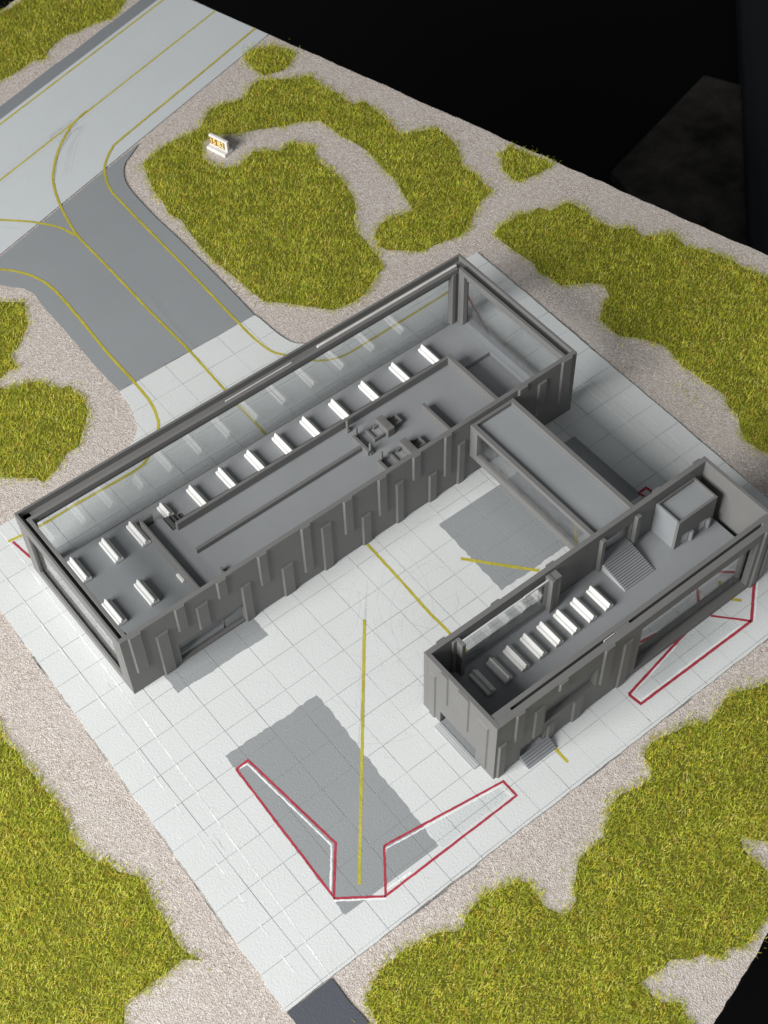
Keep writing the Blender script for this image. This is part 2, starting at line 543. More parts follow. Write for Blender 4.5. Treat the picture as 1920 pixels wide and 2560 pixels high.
for (i, j), c in CELLS.items():
    poly = clip_convex(apron_poly, c)
    if len(poly) < 3 or abs(area2(poly)) < 2e-5: continue
    cx = (XS[i] + XS[i + 1]) / 2; cy = (YS[j] + YS[j + 1]) / 2
    if (.05 < cx < 1.95 and .03 < cy < .60) or (.80 < cx < 1.95 and -.95 < cy < -.70):
        slab_bm(hidden, poly, 0, -.004); continue
    bm = bmesh.new()
    slab_bm(bm, poly, 0, -.004)
    link('slab', mesh_from_bm(bm, 'slab'), M['apron'], apron)
tag(link('slab_bed', mesh_from_bm(hidden, 'slab_bed'), M['apron'], apron), kind='stuff')

def patch(name, poly, z, mat, parent=None):
    """Paint over the slabs: interrupted at the joints like the slabs themselves."""
    bm = bmesh.new()
    for c in CELLS.values():
        q = clip_convex(poly, c)
        if len(q) >= 3 and abs(area2(q)) > 1e-6: sheet_bm(bm, q, z)
    me = bpy.data.meshes.new(name)
    bm.to_mesh(me); bm.free()
    return link(name, me, mat, parent)
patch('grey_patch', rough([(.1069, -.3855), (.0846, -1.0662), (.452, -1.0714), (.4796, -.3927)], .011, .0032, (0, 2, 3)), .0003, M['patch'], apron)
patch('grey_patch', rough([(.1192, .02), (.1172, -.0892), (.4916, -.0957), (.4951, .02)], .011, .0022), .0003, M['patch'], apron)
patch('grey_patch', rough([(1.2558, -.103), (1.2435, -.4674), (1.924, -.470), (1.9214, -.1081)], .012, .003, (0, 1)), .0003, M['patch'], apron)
exit_road = sheet('exit_road', rough([(-.234, -1.196), (-.236, -1.95), (-.066, -1.93), (-.069, -1.196)], .03, .003), -.001, M['exit'], skirt=.004)
tag(exit_road, kind='structure')

# ------------------------------------------------------------------ painted lines
ZL = .0004
def yline(pts, w, parent, smooth=True, z=.0005): return strip('yellow_line', pts, w, z, M['yellow'], parent, .0008, .014, smooth=smooth)
yline([bu(-1.25, -2.488), bu(3.108, -2.488)], .0095, runway, False, -.0007)
yline([bu(-1.25, -2.218), bu(3.108, -2.218)], .0095, runway, False, -.0007)
yline([(1.50, 2.735), (1.4611, 2.7223), (1.3911, 2.690), (1.3147, 2.6338), (1.236, 2.5622), (1.1555, 2.4614), (1.1127, 2.3818), (1.074, 2.2687), (1.0489, 2.1628), (1.0307, 2.0536), (1.029, 1.91), (1.0287, 1.7435), (1.0258, 1.4727), (1.0286, 1.2011), (1.0197, .9305), (1.014, .669), (1.008, .3), (.9976, -.0076), (.9928, -.1869), (.9849, -.3828), (.9865, -.4895), (.975, -.9), (.9685, -1.1118)], .0106, apron)
yline([(.45, 2.52), (.62, 2.47), (.7575, 2.4037), (.8223, 2.3501), (.884, 2.2912), (.9425, 2.2273), (.9979, 2.1426), (1.026, 2.0536)], .0118, taxiway, z=-.0002)
yline([(2.459, 2.7416), (2.0, 2.606), (1.5315, 2.471), (1.4483, 2.4371), (1.3689, 2.3678), (1.3278, 2.3022), (1.2968, 2.2131), (1.2891, 2.0908), (1.2853, 1.9035), (1.2795, 1.54), (1.2707, 1.2433), (1.2692, 1.0783), (1.2805, .9875), (1.305, .94), (1.3718, .849), (1.4103, .8107), (1.4915, .7776), (1.6574, .7767), (2.09, .785)], .0105, apron)
yline([(.40, 2.19), (.6069, 2.1359), (.67, 2.0839), (.7146, 2.0323), (.76, 1.9506), (.784, 1.8404), (.7809, 1.646), (.7669, 1.3838), (.7659, 1.1889), (.7575, 1.0616), (.7346, .9788), (.7081, .9316), (.6115, .8447), (.5502, .8166), (.4579, .8146), (.2744, .8191), (.1078, .8178), (-.0137, .8300)], .0118, apron)
yline([(1.219, -.2708), (1.4023, -.4867)], .0125, apron, False, .0006)
yline([(.7907, -.2559), (.49, -.6295), (.1781, -1.0151)], .0100, apron, False, .0006)
yline([(1.8444, -1.0037), (1.869, -1.029)], .012, apron, False, .0006)
yline([(1.8527, -.9397), (1.866, -.957)], .012, apron, False, .0006)

def rline(pts, w=.0080, closed=False, z=.0008): return strip('red_line', pts, w, z, M['red'], apron, .0007, .014, closed=closed)
def wline(pts, w=.009, z=ZL, mat='white_paint'): return strip('white_line', pts, w, z, M[mat], apron, .0011, .008)
rline([(-.0005, .8191), (.0124, .729), (.05, .50)], .009)
rline([(2.0909, .7294), (2.012, .4886), (1.96, .36)], .009)
rline([(1.96, .29), (1.9874, .2555), (2.0173, .2224)], .009)
LW = [(.1075, -.4476), (.1565, -.4462), (.204, -.8592), (.0905, -.9992)]
RW = [(.3188, -.963), (.7584, -1.0303), (.759, -1.0956), (.2189, -1.0965)]
rline(LW, closed=True); rline(RW, closed=True)
rline([(.0886, -1.0017), (.2185, -1.0979)])
wline([(.1185, -.452), (.147, -.4555), (.1895, -.857), (.0905, -.982)], .0058)
wline([(.0836, -1.0075), (.2165, -1.1045)], .006)
wline([(.3145, -.9735), (.742, -1.0375), (.7465, -1.0855)], .0045)
wline([(.3145, -.9735), (.2285, -1.0805), (.33, -1.0855)], .006)
rline([(1.2996, -1.0531), (1.3055, -1.1049), (1.8322, -1.1097), (1.9567, -1.0057), (1.99, -.965)], .0100)
rline([(1.2996, -1.0531), (1.5804, -1.0066), (1.70, -.99)], .0095)
rline([(1.739, -1.0059), (1.8322, -1.1097)], .0085)
rline([(1.40, -.93), (1.4611, -.9398), (1.5637, -.9578), (1.60, -.965)], .009)
rline([(1.80, -.87), (1.796, -.8936), (1.7389, -.9569)], .009)
rline([(1.84, -.863), (1.8778, -.8964), (1.9489, -.9596)], .009)
rline([(1.925, -.485), (1.92, -.4606), (1.9584, -.4593), (1.9624, -.4807), (1.96, -.50)], .0105)
wline([(1.309, -1.0575), (1.3145, -1.0955), (1.79, -1.1000)], .006)
wline([(1.309, -1.0575), (1.56, -1.0175)], .006)
wline([(1.842, -1.1157), (1.9667, -1.0125)], .007)
for poly in ([(1.33, -1.060), (1.335, -1.0905), (1.78, -1.0945), (1.72, -1.012), (1.60, -1.012)], [(.46, -.998), (.73, -1.038), (.735, -1.078), (.46, -1.083)]):
    patch('hatched_grey', rough(poly, .01, .003), .0002, paint_mat('hatch_grey', (.52, .548, .555), .22, .42, .8, .25), apron)

SOLID = [(-.012, .89), (-.018, .5), (-.0243, .1323), (-.0268, -.0539), (-.0325, -.2), (-.0377, -.3099), (-.0412, -.4289), (-.045, -.5581), (-.0512, -.75), (-.055, -.9374), (-.0633, -1.0705), (-.0685, -1.1867)]
for k in range(len(SOLID) - 1):
    a, c = Vector(SOLID[k]), Vector(SOLID[k + 1])
    t = 0.0
    while t < 1:
        t2 = min(1.0, t + random.uniform(.12, .5))
        wline([tuple(a.lerp(c, t)), tuple(a.lerp(c, t2))], random.uniform(.0036, .0058), mat=random.choice(('white_paint', 'white_worn')))
        t = t2 + random.uniform(0, .05)
for k in range(16):
    y = .83 - .1247 * k
    x = -.1025 - .0205 * max(0, (.1 - y)) / .62 - .006 * max(0, -.5 - y)
    wline([(x + random.uniform(-.002, .002), y - random.uniform(0, .012)), (x - .002, y - .055 - random.uniform(0, .02))], random.uniform(.004, .006), mat='white_worn' if k % 3 else 'white_paint')
wline([(2.128, .86), (2.122, .2), (2.118, -.4), (2.11, -1.15)], .005, mat='white_worn')
for k in range(16):
    y = .80 - .1247 * k
    wline([(2.205, y), (2.203, y - .07)], .005, mat='white_worn')

# ------------------------------------------------------------------ pencil scuffs: tyre tracks and hairline cracks
def scuff(pts, w=.0016, mat='pencil', parent=None, z=.00012):
    P = [(x + random.uniform(-.003, .003), y + random.uniform(-.003, .003)) for x, y in pts]
    return strip('scuff_mark', P, w, z, M[mat], parent or apron, .0004, .012, smooth=True)
for k in range(4):
    o = random.uniform(-.05, .055)
    scuff([bu(.9 + random.uniform(-.4, .4), -2.218 + o), bu(1.9, -2.218 + o * .8), bu(2.9, -2.218 + o * .9)], .0013, 'pencil', runway, -.0008)
for k in range(7):
    o = random.uniform(-.045, .06)
    scuff([bu(2.1, -2.218 + o * .5), bu(1.95, -2.20 + o), (1.40 + o, 2.66), (1.28 + o * 1.1, 2.56), (1.17 + o, 2.42)], .0011, 'pencil', runway, -.0008)
for k in range(4):
    o = random.uniform(-.05, .05)
    scuff([(.55, 2.43 + o), (.75, 2.37 + o), (.86, 2.27 + o)], .0012, 'pencil', runway, -.0008)
for k in range(3):
    o = random.choice((-1, 1)) * random.uniform(.02, .05)
    y0 = random.uniform(1.5, 2.0)
    scuff([(1.04 + o * 1.3, y0), (1.035 + o, y0 - .2), (1.03 + o * 1.1, y0 - .45)], .0011, 'tyre', taxiway, -.0004)
for k in range(44):                                                   # faint nose-wheel arcs all over the courtyard
    cx, cy = random.uniform(.62, 1.25), random.uniform(-.55, -.02)
    r = random.uniform(.12, .42); a0 = random.uniform(0, 360); a1 = a0 + random.uniform(35, 95)
    P = [(cx + r * math.cos(math.radians(a0 + (a1 - a0) * t / 6)), cy + r * math.sin(math.radians(a0 + (a1 - a0) * t / 6))) for t in range(7)]
    P = [p for p in P if p[1] < -.03]
    if len(P) > 2: scuff(P, random.uniform(.0008, .0012), 'pencil_faint' if k % 5 else 'pencil')
for k in range(6):
    o = random.choice((-1, 1)) * random.uniform(.012, .04)
    scuff([(.80 + o - .42 * t + random.uniform(-.008, .008), -.24 + o * .8 - .5 * t + random.uniform(-.008, .008)) for t in (random.uniform(-.2, .1), .35, random.uniform(.5, .9))], .0009, 'pencil_faint')
for k in range(46):
    x, y = random.uniform(-.18, 1.2), random.uniform(-1.15, -.08)
    a = random.uniform(0, 6.28); l = random.uniform(.015, .06)
    scuff([(x, y), (x + l * .5 * math.cos(a), y + l * .5 * math.sin(a)), (x + l * math.cos(a + .5), y + l * math.sin(a + .5))], .001, 'pencil_faint')
for k in range(14):                                                   # pale scratches down the service lanes
    x = random.uniform(-.185, -.035) if k % 3 else random.uniform(2.05, 2.26)
    y0 = random.uniform(-.7, .8); l = random.uniform(.15, .4)
    scuff([(x, y0), (x - .004, y0 - l / 2), (x - .008, y0 - l)], .0011, 'white_worn')
def seam(pts, n):
    for k in range(n):
        t0 = random.uniform(0, .92); t1 = t0 + random.uniform(.02, .09)
        a, c = Vector(pts[0]), Vector(pts[1])
        scuff([tuple(a.lerp(c, t0)), tuple(a.lerp(c, (t0 + t1) / 2)), tuple(a.lerp(c, min(1, t1)))], .0022, 'pencil_dark', None, -.0012)
seam([(-.190, .5), (-.2385, -1.19)], 11)
seam([(2.286, .8), (2.273, -.6)], 14)
seam([(.1, -1.196), (2.2, -1.197)], 10)

# ------------------------------------------------------------------ main terminal building
HM = .3247
term = empty('terminal_building', (0, 0, 0), 'long dark grey plastic terminal model without roof, glazed rear and ends, white benches inside', 'building')
W_ = M['wall']
# front wall with the door opening cut at its foot
prism_ob('front_wall', [(0, 0), (.199, 0), (.199, .112), (.464, .112), (.464, 0), (2.0, 0), (2.0, HM), (0, HM)], 'y', 0, .017, W_, term, .0012)
PT, PB = 'top', 'foot'
PANELS = [(.030, .082, .108, HM), (.123, .174, 0, .243), (.208, .252, .187, HM), (.285, .336, .123, .262), (.375, .418, .226, HM), (.464, .506, 0, .215), (.543, .585, .146, HM),
          (.631, .682, 0, .175), (.724, .767, .059, HM), (.807, .853, 0, .261), (.906, .949, .130, HM), (.982, 1.025, 0, .173), (1.058, 1.100, .111, HM), (1.137, 1.175, 0, .236),
          (1.214, 1.254, .191, HM), (1.289, 1.329, 0, .161), (1.360, 1.396, .093, HM), (1.425, 1.461, 0, .234), (1.709, 1.757, .29, HM), (1.808, 1.853, .10, .285), (1.922, 1.976, .083, HM)]
def wall_panel(parent, x0, x1, z0, z1, ybase, out, axis='y'):
    """Shallow raised panel with chamfered edges; protrudes 'out' from plane ybase."""
    c = abs(out) * .75
    z0i = z0 + (c if z0 > .001 else 0); z1i = z1 - (c if z1 < HM - .002 else 0)
    a = [(x0, z0), (x1, z0), (x1, z1), (x0, z1)]
    b = [(x0 + c, z0i), (x1 - c, z0i), (x1 - c, z1i), (x0 + c, z1i)]
    bm = bmesh.new()
    def P(u, v, d): return (u, d, v) if axis == 'y' else (d, u, v)
    A = [bm.verts.new(P(u, v, ybase - math.copysign(.001, out))) for u, v in a]
    B = [bm.verts.new(P(u, v, ybase + out)) for u, v in b]
    bm.faces.new(B)
    for i in range(4): bm.faces.new((A[i], A[(i + 1) % 4], B[(i + 1) % 4], B[i]))
    return link('wall_panel', mesh_from_bm(bm, 'wall_panel'), M['wall'], parent)
for x0, x1, z0, z1 in PANELS:
    wall_panel(term, x0, x1, z0, min(z1, HM - .0012), 0, -.0072)
# doorway interior: threshold rail, track, pale lintel
dw = box('door_frame', .1995, .4635, .004, .012, .092, .1115, M['wall_dark'], term)
boxes('threshold', [(.2, .4635, .001, .016, 0.001, .012), (.2, .4635, .022, .030, .001, .02)], M['wall_dark'], term)
box('door_leaf', .201, .4625, .034, .037, .002, .1, M['floor'], term, .0005)

# rear glazing: outer lip, inner lip, sill, posts, film
box('outer_rail', 0.0, 2.0, .6655, .675, .265, HM, W_, term)
box('inner_rail', .022, 1.945, .616, .631, .298, HM - .004, W_, term)
box('rail_bed', .02, 1.96, .6315, .665, .268, .300, M['wall_dark'], term)
box('sill', .05, 1.94, .6180, .6245, 0, .0280, M['wall_dark'], term)
pane = box('pane', .03, 1.965, .6385, .6405, .004, .306, M['glass'], term, 0)
box('film_edge', 1.28, 1.955, .6365, .6475, .300, .3145, M['film_edge'], pane, .001)
box('film_edge', .86, 1.16, .6385, .6435, .300, .312, M['film_edge'], pane, .001)
# left end glazing
prism_ob('end_wall', [(.0175, .0), (.6655, .0), (.6655, HM), (.0175, HM)], 'x', 0, .010, W_, term, .0012, holes=[[(.061, .040), (.607, .040), (.607, .268), (.061, .268)]])
boxes('inner_rail', [(.0235, .037, .0175, .616, .285, HM - .003)], W_, term)
boxes('rail_bed', [(.010, .0235, .0175, .63, .26, .297)], M['wall_dark'], term)
boxes('sill', [(.0165, .0495, .0175, .618, 0, .012)], M['wall_dark'], term)
box('pane', .0145, .0162, .03, .65, .036, .300, M['glass'], term, 0)
# right end glazing
prism_ob('end_wall', [(.0175, .0), (.6655, .0), (.6655, HM), (.0175, HM)], 'x', 1.9885, 2.0, W_, term, .0012, holes=[[(.061, .035), (.62, .035), (.62, .268), (.061, .268)]])
boxes('inner_rail', [(1.9465, 1.961, .0175, .616, .298, HM - .004)], W_, term)
boxes('rail_bed', [(1.961, 1.9885, .0175, .63, .268, .303)], M['wall'], term)
boxes('sill', [(1.9465, 1.9885, .0175, .62, 0, .030)], M['steps'], term)
box('pane', 1.9705, 1.9722, .03, .65, .004, .312, M['glass'], term, 0)
# corner posts
boxes('post', [(1.9155, 1.931, .612, .640, .02, .3)], W_, term)
boxes('post', [(1.931, 1.946, .616, .640, .02, .3)], M['wall_dark'], term)
boxes('post', [(1.946, 1.968, .582, .616, .02, .3)], W_, term)
boxes('post', [(1.962, 1.9885, .600, .6655, .0, .3)], M['wall_dark'], term)
boxes('post', [(.010, .05, .612, .6655, .0, .3)], M['wall_dark'], term)
boxes('post', [(.010, .045, .0175, .045, .0, .3)], M['wall_dark'], term)

# floors: lounge with a lowered bay at the right, raised hall with its parapets
prism_ob('lounge_floor', [(.05, .0175), (.3855, .0175), (.3855, .5), (1.75, .5), (1.75, .405), (1.9455, .405), (1.9455, .6175), (.05, .6175)], 'z', .012, .029, M['floor'], term, .0008)
box('bay_floor', 1.765, 1.9455, .0178, .4045, .002, .010, M['floor'], term, 0)
box('bay_rim', 1.9375, 1.9462, .0178, .405, .010, .0305, M['steps'], term, .001)
hall = [(.394, .0178), (1.7655, .0178), (1.7655, .4485), (.561, .4485), (.561, .4485), (.4655, .4485), (.4655, .521)]
cor = [(.450 + .012 * math.cos(a), .5165 + .012 * math.sin(a)) for a in [math.radians(t) for t in (40, 70, 90, 120, 150, 180)]]
hall_poly = [(.394, .0178), (1.7655, .0178), (1.7655, .4485), (.4655, .4485), (.4655, .518)] + cor + [(.430, .522), (.394, .522)]
prism_ob('hall_floor', hall_poly, 'z', .003, .060, M['floor'], term, .001)
box('partition', .3845, .394, .0178, .541, .029, .0935, W_, term, .002, 3)
box('partition', .3942, .436, .531, .541, .029, .0935, W_, term, .002, 3)
box('parapet', .479, 1.752, .4355, .4490, .0602, .100, W_, term, .003, 3)
box('parapet', 1.7455, 1.7657, .0178, .4492, .0602, .101, W_, term, .003, 3)
# stair from the hall down beside the parapet
bm = bmesh.new()
for k in range(5):
    bm_box(bm, .4655 + .0185 * k, .4655 + .0185 * (k + 1) + .004, .4496, .519, .020, .056 - .0085 * k, .0022, 2)
link('stair', mesh_from_bm(bm, 'stair'), M['stair_shaded'], term)
# low walls in the hall
box('low_wall', .475, 1.2215, .307, .3205, .0602, .0825, W_, term, .002)
box('low_wall', 1.2222, 1.2362, .272, .372, .0602, .085, W_, term, .002)
box('low_wall', 1.2222, 1.2362, .150, .218, .0602, .085, W_, term, .002)
box('low_wall', 1.516, 1.5305, .150, .318, .0602, .1, W_, term, .0025)

def post_thing(x, y, h, label, r=.0062):
    bm = bmesh.new()
    bmesh.ops.create_cone(bm, cap_ends=True, segments=16, radius1=r, radius2=r * .96, depth=h, matrix=Matrix.Translation((0, 0, h / 2)))
    es = [e for e in bm.edges if all(abs(v.co.z - h) < 1e-6 for v in e.verts)]
    bmesh.ops.bevel(bm, geom=es, offset=.0025, segments=3, affect='EDGES')
    root = empty('gate_post', (x, y, .0602), label, 'post', 'posts of the security gates')
    link('shaft', mesh_from_bm(bm, 'shaft'), W_, root)
    boxes('foot', [(-.0085, .0085, -.0105, .0105, 0, .011)], W_, root, .002)
    return root
post_thing(1.238, .418, .061, 'dark grey gate post standing against the long parapet')
post_thing(1.2435, .371, .058, 'dark grey gate post at the far end of the T shaped low wall')
post_thing(1.2395, .279, .057, 'dark grey gate post at the near end of the T shaped low wall')
post_thing(1.247, .221, .055, 'dark grey gate post closest to the front wall, beside the partly hidden scanner')

def scanner(x, y, label):
    root = empty('baggage_scanner', (x, y, .0602), label, 'scanner', 'baggage scanners in the hall')
    boxes('tray', [(0, .010, 0, .062, 0, .0175), (.0098, .052, 0, .008, 0, .0173), (.0098, .052, .054, .062, 0, .0173)], W_, root, .0008)
    box('tray_bed', .0101, .051, .0081, .0539, 0, .009, M['floor'], root, 0)
    box('arm', .030, .052, .044, .050, .0092, .026, W_, root, .001)
    h = box('housing', .0525, .086, -.014, .066, 0, .041, W_, root, .003, 3)
    box('lid_mark', .060, .079, .004, .05, .0412, .0418, M['wall_dark'], h, 0)
    boxes('out_tray', [(.131, .138, .006, .052, 0, .022), (.0862, .1312, .006, .0125, 0, .0218), (.0862, .1312, .0455, .052, 0, .0218)], W_, root, .0008)
    box('out_bed', .0881, .1309, .0122, .0459, 0, .007, M['wall_dark'], root, 0)
    return root
scanner(1.283, .308, 'dark grey baggage scanner with open trays, the one in full view')
scanner(1.283, .166, 'dark grey baggage scanner with open trays, half hidden behind the front wall')

stub = empty('floor_stub', (.502, .188, .0602), 'tiny dark grey knob on the hall floor beside the front wall', 'knob')
bm = bmesh.new(); bmesh.ops.create_cone(bm, cap_ends=True, segments=12, radius1=.0075, radius2=.0065, depth=.022, matrix=Matrix.Translation((0, 0, .011)))
link('stem', mesh_from_bm(bm, 'stem'), W_, stub)
boxes('rib', [(-.004, .004, -.03, -.002, 0, .012)], W_, stub, .002)

wb = empty('white_block', (.3785, .276, .029), 'small white rounded block lying beside the low partition', 'block')
box('body', -.0065, .0058, -.021, .021, 0, .011, M['bench'], wb, .003, 3)

# ------------------------------------------------------------------ bridge between the two buildings
bridge = empty('bridge', (1.58, -.32, .127), 'grey covered bridge with flat ribbed roof joining the two buildings', 'bridge')
def bx_(name, x0, x1, y0, y1, z0, z1, mat, bev=.0015, parent=bridge):
    return box(name, x0 - 1.58, x1 - 1.58, y0 + .32, y1 + .32, z0 - .127, z1 - .127, mat, parent, bev)
def side_wall(x0, x1):
    return prism_ob('side_wall', [(-.6465 + .32, 0), (.32 - .0005, 0), (.32 - .0005, .1735), (-.6465 + .32, .1735)], 'x', x0 - 1.58, x1 - 1.58, W_, bridge, .0012,
                    holes=[[(-.612 + .32, .030), (-.0405 + .32, .030), (-.0405 + .32, .155), (-.612 + .32, .155)]])
side_wall(1.4825, 1.5015); side_wall(1.667, 1.686)
bx_('floor', 1.5017, 1.6668, -.646, -.001, .1275, .142, M['floor'], 0)
bx_('roof', 1.5017, 1.6668, -.646, -.0145, .270, .284, M['roof'], .0006)
bx_('roof_rim', 1.5017, 1.6668, -.0143, -.0012, .270, .3005, W_)
bx_('pane', 1.4905, 1.4922, -.618, -.034, .150, .287, M['glass'], 0)
bx_('pane', 1.6760, 1.6777, -.618, -.034, .150, .287, M['glass'], 0)
bx_('door_post', 1.5017, 1.512, -.022, -.002, .1422, .2698, M['wall_dark'])

# ------------------------------------------------------------------ pier building
HP = .337
pier = empty('pier_building', (0, 0, 0), 'shorter dark grey plastic pier model with eight white benches, hut and ribbed ramp inside', 'building')
X0, X1, YB, YF = .738, 2.003, -.647, -1.005
# rear wall with its window and the doorway from the bridge
prism_ob('rear_wall', [(X0, 0), (X1, 0), (X1, HP), (X0, HP)], 'y', -.666, YB, W_, pier, .0012,
         holes=[[(.880, .150), (1.235, .150), (1.235, .285), (.880, .285)], [(1.511, .1335), (1.649, .1335), (1.649, .268), (1.511, .268)]])
for x0, x1, z0, z1 in ((.79, .83, .17, HP), (.90, .945, 0, .14), (1.02, 1.06, .29, HP), (1.18, 1.22, 0, .145), (1.26, 1.30, .15, HP), (1.38, 1.42, 0, .24), (1.75, 1.79, .16, HP), (1.86, 1.90, .05, .27), (1.945, 1.985, .12, HP)):
    wall_panel(pier, x0, x1, z0, min(z1, HP - .0012), YB, .006)
# left end wall with a low doorway
prism_ob('end_wall', [(YB - .0192, 0), (-.7345, 0), (-.7345, .071), (-.9375, .071), (-.9375, 0), (YF, 0), (YF, HP), (YB - .0192, HP)], 'x', X0, X0 + .016, W_, pier, .0012)
for y0, y1, z0, z1 in ((-.712, -.680, 0, .272), (-.773, -.735, .163, HP), (-.876, -.820, .133, HP), (-.970, -.915, .02, .294)):
    wall_panel(pier, y0, y1, z0, min(z1, HP - .0012), X0, -.0055, 'x')
box('end_wall', X1 - .015, X1, YF + .0005, -.6664, 0, HP, M['wall'], pier)
# front wall: thick, with a film slot, window niche, door and the large window
YI = -.9535
front_holes = [[(.950, .136), (1.172, .136), (1.172, .246), (.950, .246)], [(1.365, .030), (1.908, .030), (1.908, .290), (1.365, .290)]]
prism_ob('front_wall', [(X0 + .0165, 0), (.852, 0), (.852, .072), (.958, .072), (.958, 0), (X1 - .0155, 0), (X1 - .0155, HP), (X0 + .0165, HP)], 'y', -1.005, -.9805, W_, pier, .0012, holes=front_holes)
prism_ob('inner_wall', [(X0 + .0165, .0), (.852, 0), (.852, .072), (.958, .072), (.958, 0), (X1 - .0155, .0), (X1 - .0155, HP - .002), (X0 + .0165, HP - .002)], 'y', -.9705, -.9535, W_, pier, .0012,
         holes=[[(1.378, .034), (1.896, .034), (1.896, .300), (1.378, .300)]])
for b_, m_ in (((X0 + .0165, .818, -.9803, -.9707, .0, HP - .0005), W_), ((1.266, 1.325, -.9803, -.9707, 0, HP - .003), W_), ((1.945, X1 - .0155, -.9803, -.9707, 0, HP - .0005), W_),
               ((.82, 1.264, -.9803, -.9707, .0, .12), M['wall_dark']), ((1.327, 1.944, -.9803, -.9707, 0, .028), M['wall_dark'])):
    box('slot_block', *b_, m_, pier, .0005)
box('niche_panel', .9, 1.262, -.9797, -.9765, .121, .30, M['floor'], pier, 0)
box('pane', 1.33, 1.943, -.9765, -.9748, .0285, .318, M['glass'], pier, 0)
box('film_edge', 1.215, 1.262, -.9765, -.9735, .319, .3335, M['film_edge'], pier, .0008)
for x0, x1, z0, z1 in ((.748, .783, 0, .212), (.814, .853, .164, HP), (.897, .940, .094, .270), (.993, 1.034, .29, HP), (1.075, 1.122, 0, .132), (.964, .999, 0, .104), (1.189, 1.236, .117, HP), (1.282, 1.324, 0, .281), (1.925, 1.955, 0, HP), (1.966, 1.998, .03, .30)):
    wall_panel(pier, x0, x1, z0, min(z1, HP - .0012), YF, -.007)
# floor, kept clear of the right end wall
box('floor', X0 + .017, 1.9640, -.9530, -.6665, .119, .1330, M['floor'], pier, .001)
# window tracks on the rear wall
boxes('window_track', [(.852, .868, -.703, -.6665, .1332, .324), (.838, .852, -.676, -.6665, .1332, .324)], W_, pier)
boxes('window_track', [(1.243, 1.257, -.703, -.6665, .1332, .324), (1.257, 1.287, -.700, -.6665, .1332, .322)], W_, pier)
boxes('window_sill', [(.869, 1.242, -.676, -.6665, .1332, .150)], M['wall_dark'], pier, .001)
pn = box('pane', .869, 1.242, -.6845, -.6828, .1334, .312, M['glass'], pier, 0)
box('film_edge', 1.135, 1.242, -.6855, -.6805, .3122, .3205, M['film_edge'], pn, .0008)
# door posts and ribbed ramp below the bridge
boxes('door_post', [(1.489, 1.507, -.684, -.6665, .1332, .310)], W_, pier, .002)
boxes('door_post', [(1.652, 1.672, -.684, -.6665, .1332, .308)], W_, pier, .002)
ramp_root = bpy.data.objects.new('ramp', None); col.objects.link(ramp_root); ramp_root.parent = pier
NS = 13
for k in range(NS):
    ya = -.684 - (.116 / NS) * k; yb = -.684 - (.116 / NS) * (k + 1)
    zt = .1655 - (.1655 - .1375) * (k + .5) / NS
    bm = bmesh.new(); bm_box(bm, 1.510, 1.647, yb + .0008, ya - .0004, .1331, zt, .0026, 2)
    link('step', mesh_from_bm(bm, 'step'), M['steps'], ramp_root)
prism_ob('cheek', [(-.6842, .1332), (-.6842, .1655), (-.7985, .1370), (-.8005, .1332)], 'x', 1.504, 1.5098, M['pale_step'], ramp_root, .001)
box('landing', 1.5125, 1.6475, -.6838, -.6475, .1331, .1665, M['steps'], ramp_root, .001)
# hut with flat sunken roof and two doors
hut = bpy.data.objects.new('hut', None); col.objects.link(hut); hut.parent = pier
HX0, HX1, HY0, HY1, HZ = 1.757, 1.944, -.7795, -.6668, .287
prism_ob('wall', [(HX0, .1332), (1.790, .1332), (1.790, .189), (1.827, .189), (1.827, .1332), (1.878, .1332), (1.878, .189), (1.911, .189), (1.911, .1332), (HX1, .1332), (HX1, HZ), (HX0, HZ)], 'y', HY0, HY0 + .010, W_, hut, .0015)
boxes('wall', [(HX0, HX0 + .009, HY0 + .0102, HY1, .1332, HZ)], M['steps'], hut, .0015)
boxes('wall', [(HX1 - .009, HX1, HY0 + .0102, HY1, .1332, HZ)], W_, hut, .0015)
boxes('wall', [(HX0 + .0092, HX1 - .0092, HY1 - .008, HY1, .1332, HZ)], W_, hut, .0015)
box('roof', HX0 + .0092, HX1 - .0092, HY0 + .0102, HY1 - .0082, .262, .2745, M['roof'], hut, .0005)
for x0, x1 in ((1.7905, 1.8265), (1.8785, 1.9105)):
    d = box('door', x0, x1, HY0 + .004, HY0 + .007, .1335, .188, M['door_white'], hut, .0005)
    bm = bmesh.new()
    bmesh.ops.create_cone(bm, cap_ends=True, segments=18, radius1=.0085, radius2=.0085, depth=.050, matrix=Matrix.Translation((x1 + .0085, HY0 - .003, .1582)))
    bmesh.ops.bevel(bm, geom=[e for e in bm.edges if all(v.co.z > .18 for v in e.verts)], offset=.002, segments=2, affect='EDGES')
    link('jamb', mesh_from_bm(bm, 'jamb'), M['steps'], d)

# entrance ramps outside the pier
er = empty('end_steps', (.7235, -.8385, 0), 'pale grey ribbed step at the foot of the pier end doorway', 'steps')
for k, (xa, xb, h) in enumerate(((-.0135, -.0065, .0045), (-.0063, .0005, .008), (.0007, .0135, .0115))):
    box('tread', xa, xb, -.101, .101, .0017, h, M['pale_step'], er, .0012)
box('floor_plate', .0145, .055, -.0985, .0985, .0017, .010, M['floor'], er, .0006)
fr = empty('front_ramp', (.9125, -1.020, 0), 'grey ribbed entrance ramp at the pier front door', 'ramp')
for k in range(5):
    bm = bmesh.new()
    y1 = .0145 - .009 * k; zt = .026 - .0045 * k
    bm_box(bm, -.0625, .0625, y1 - .0088, y1, .0017, zt, .0018, 2)
    link('tread', mesh_from_bm(bm, 'tread'), M['steps'], fr)

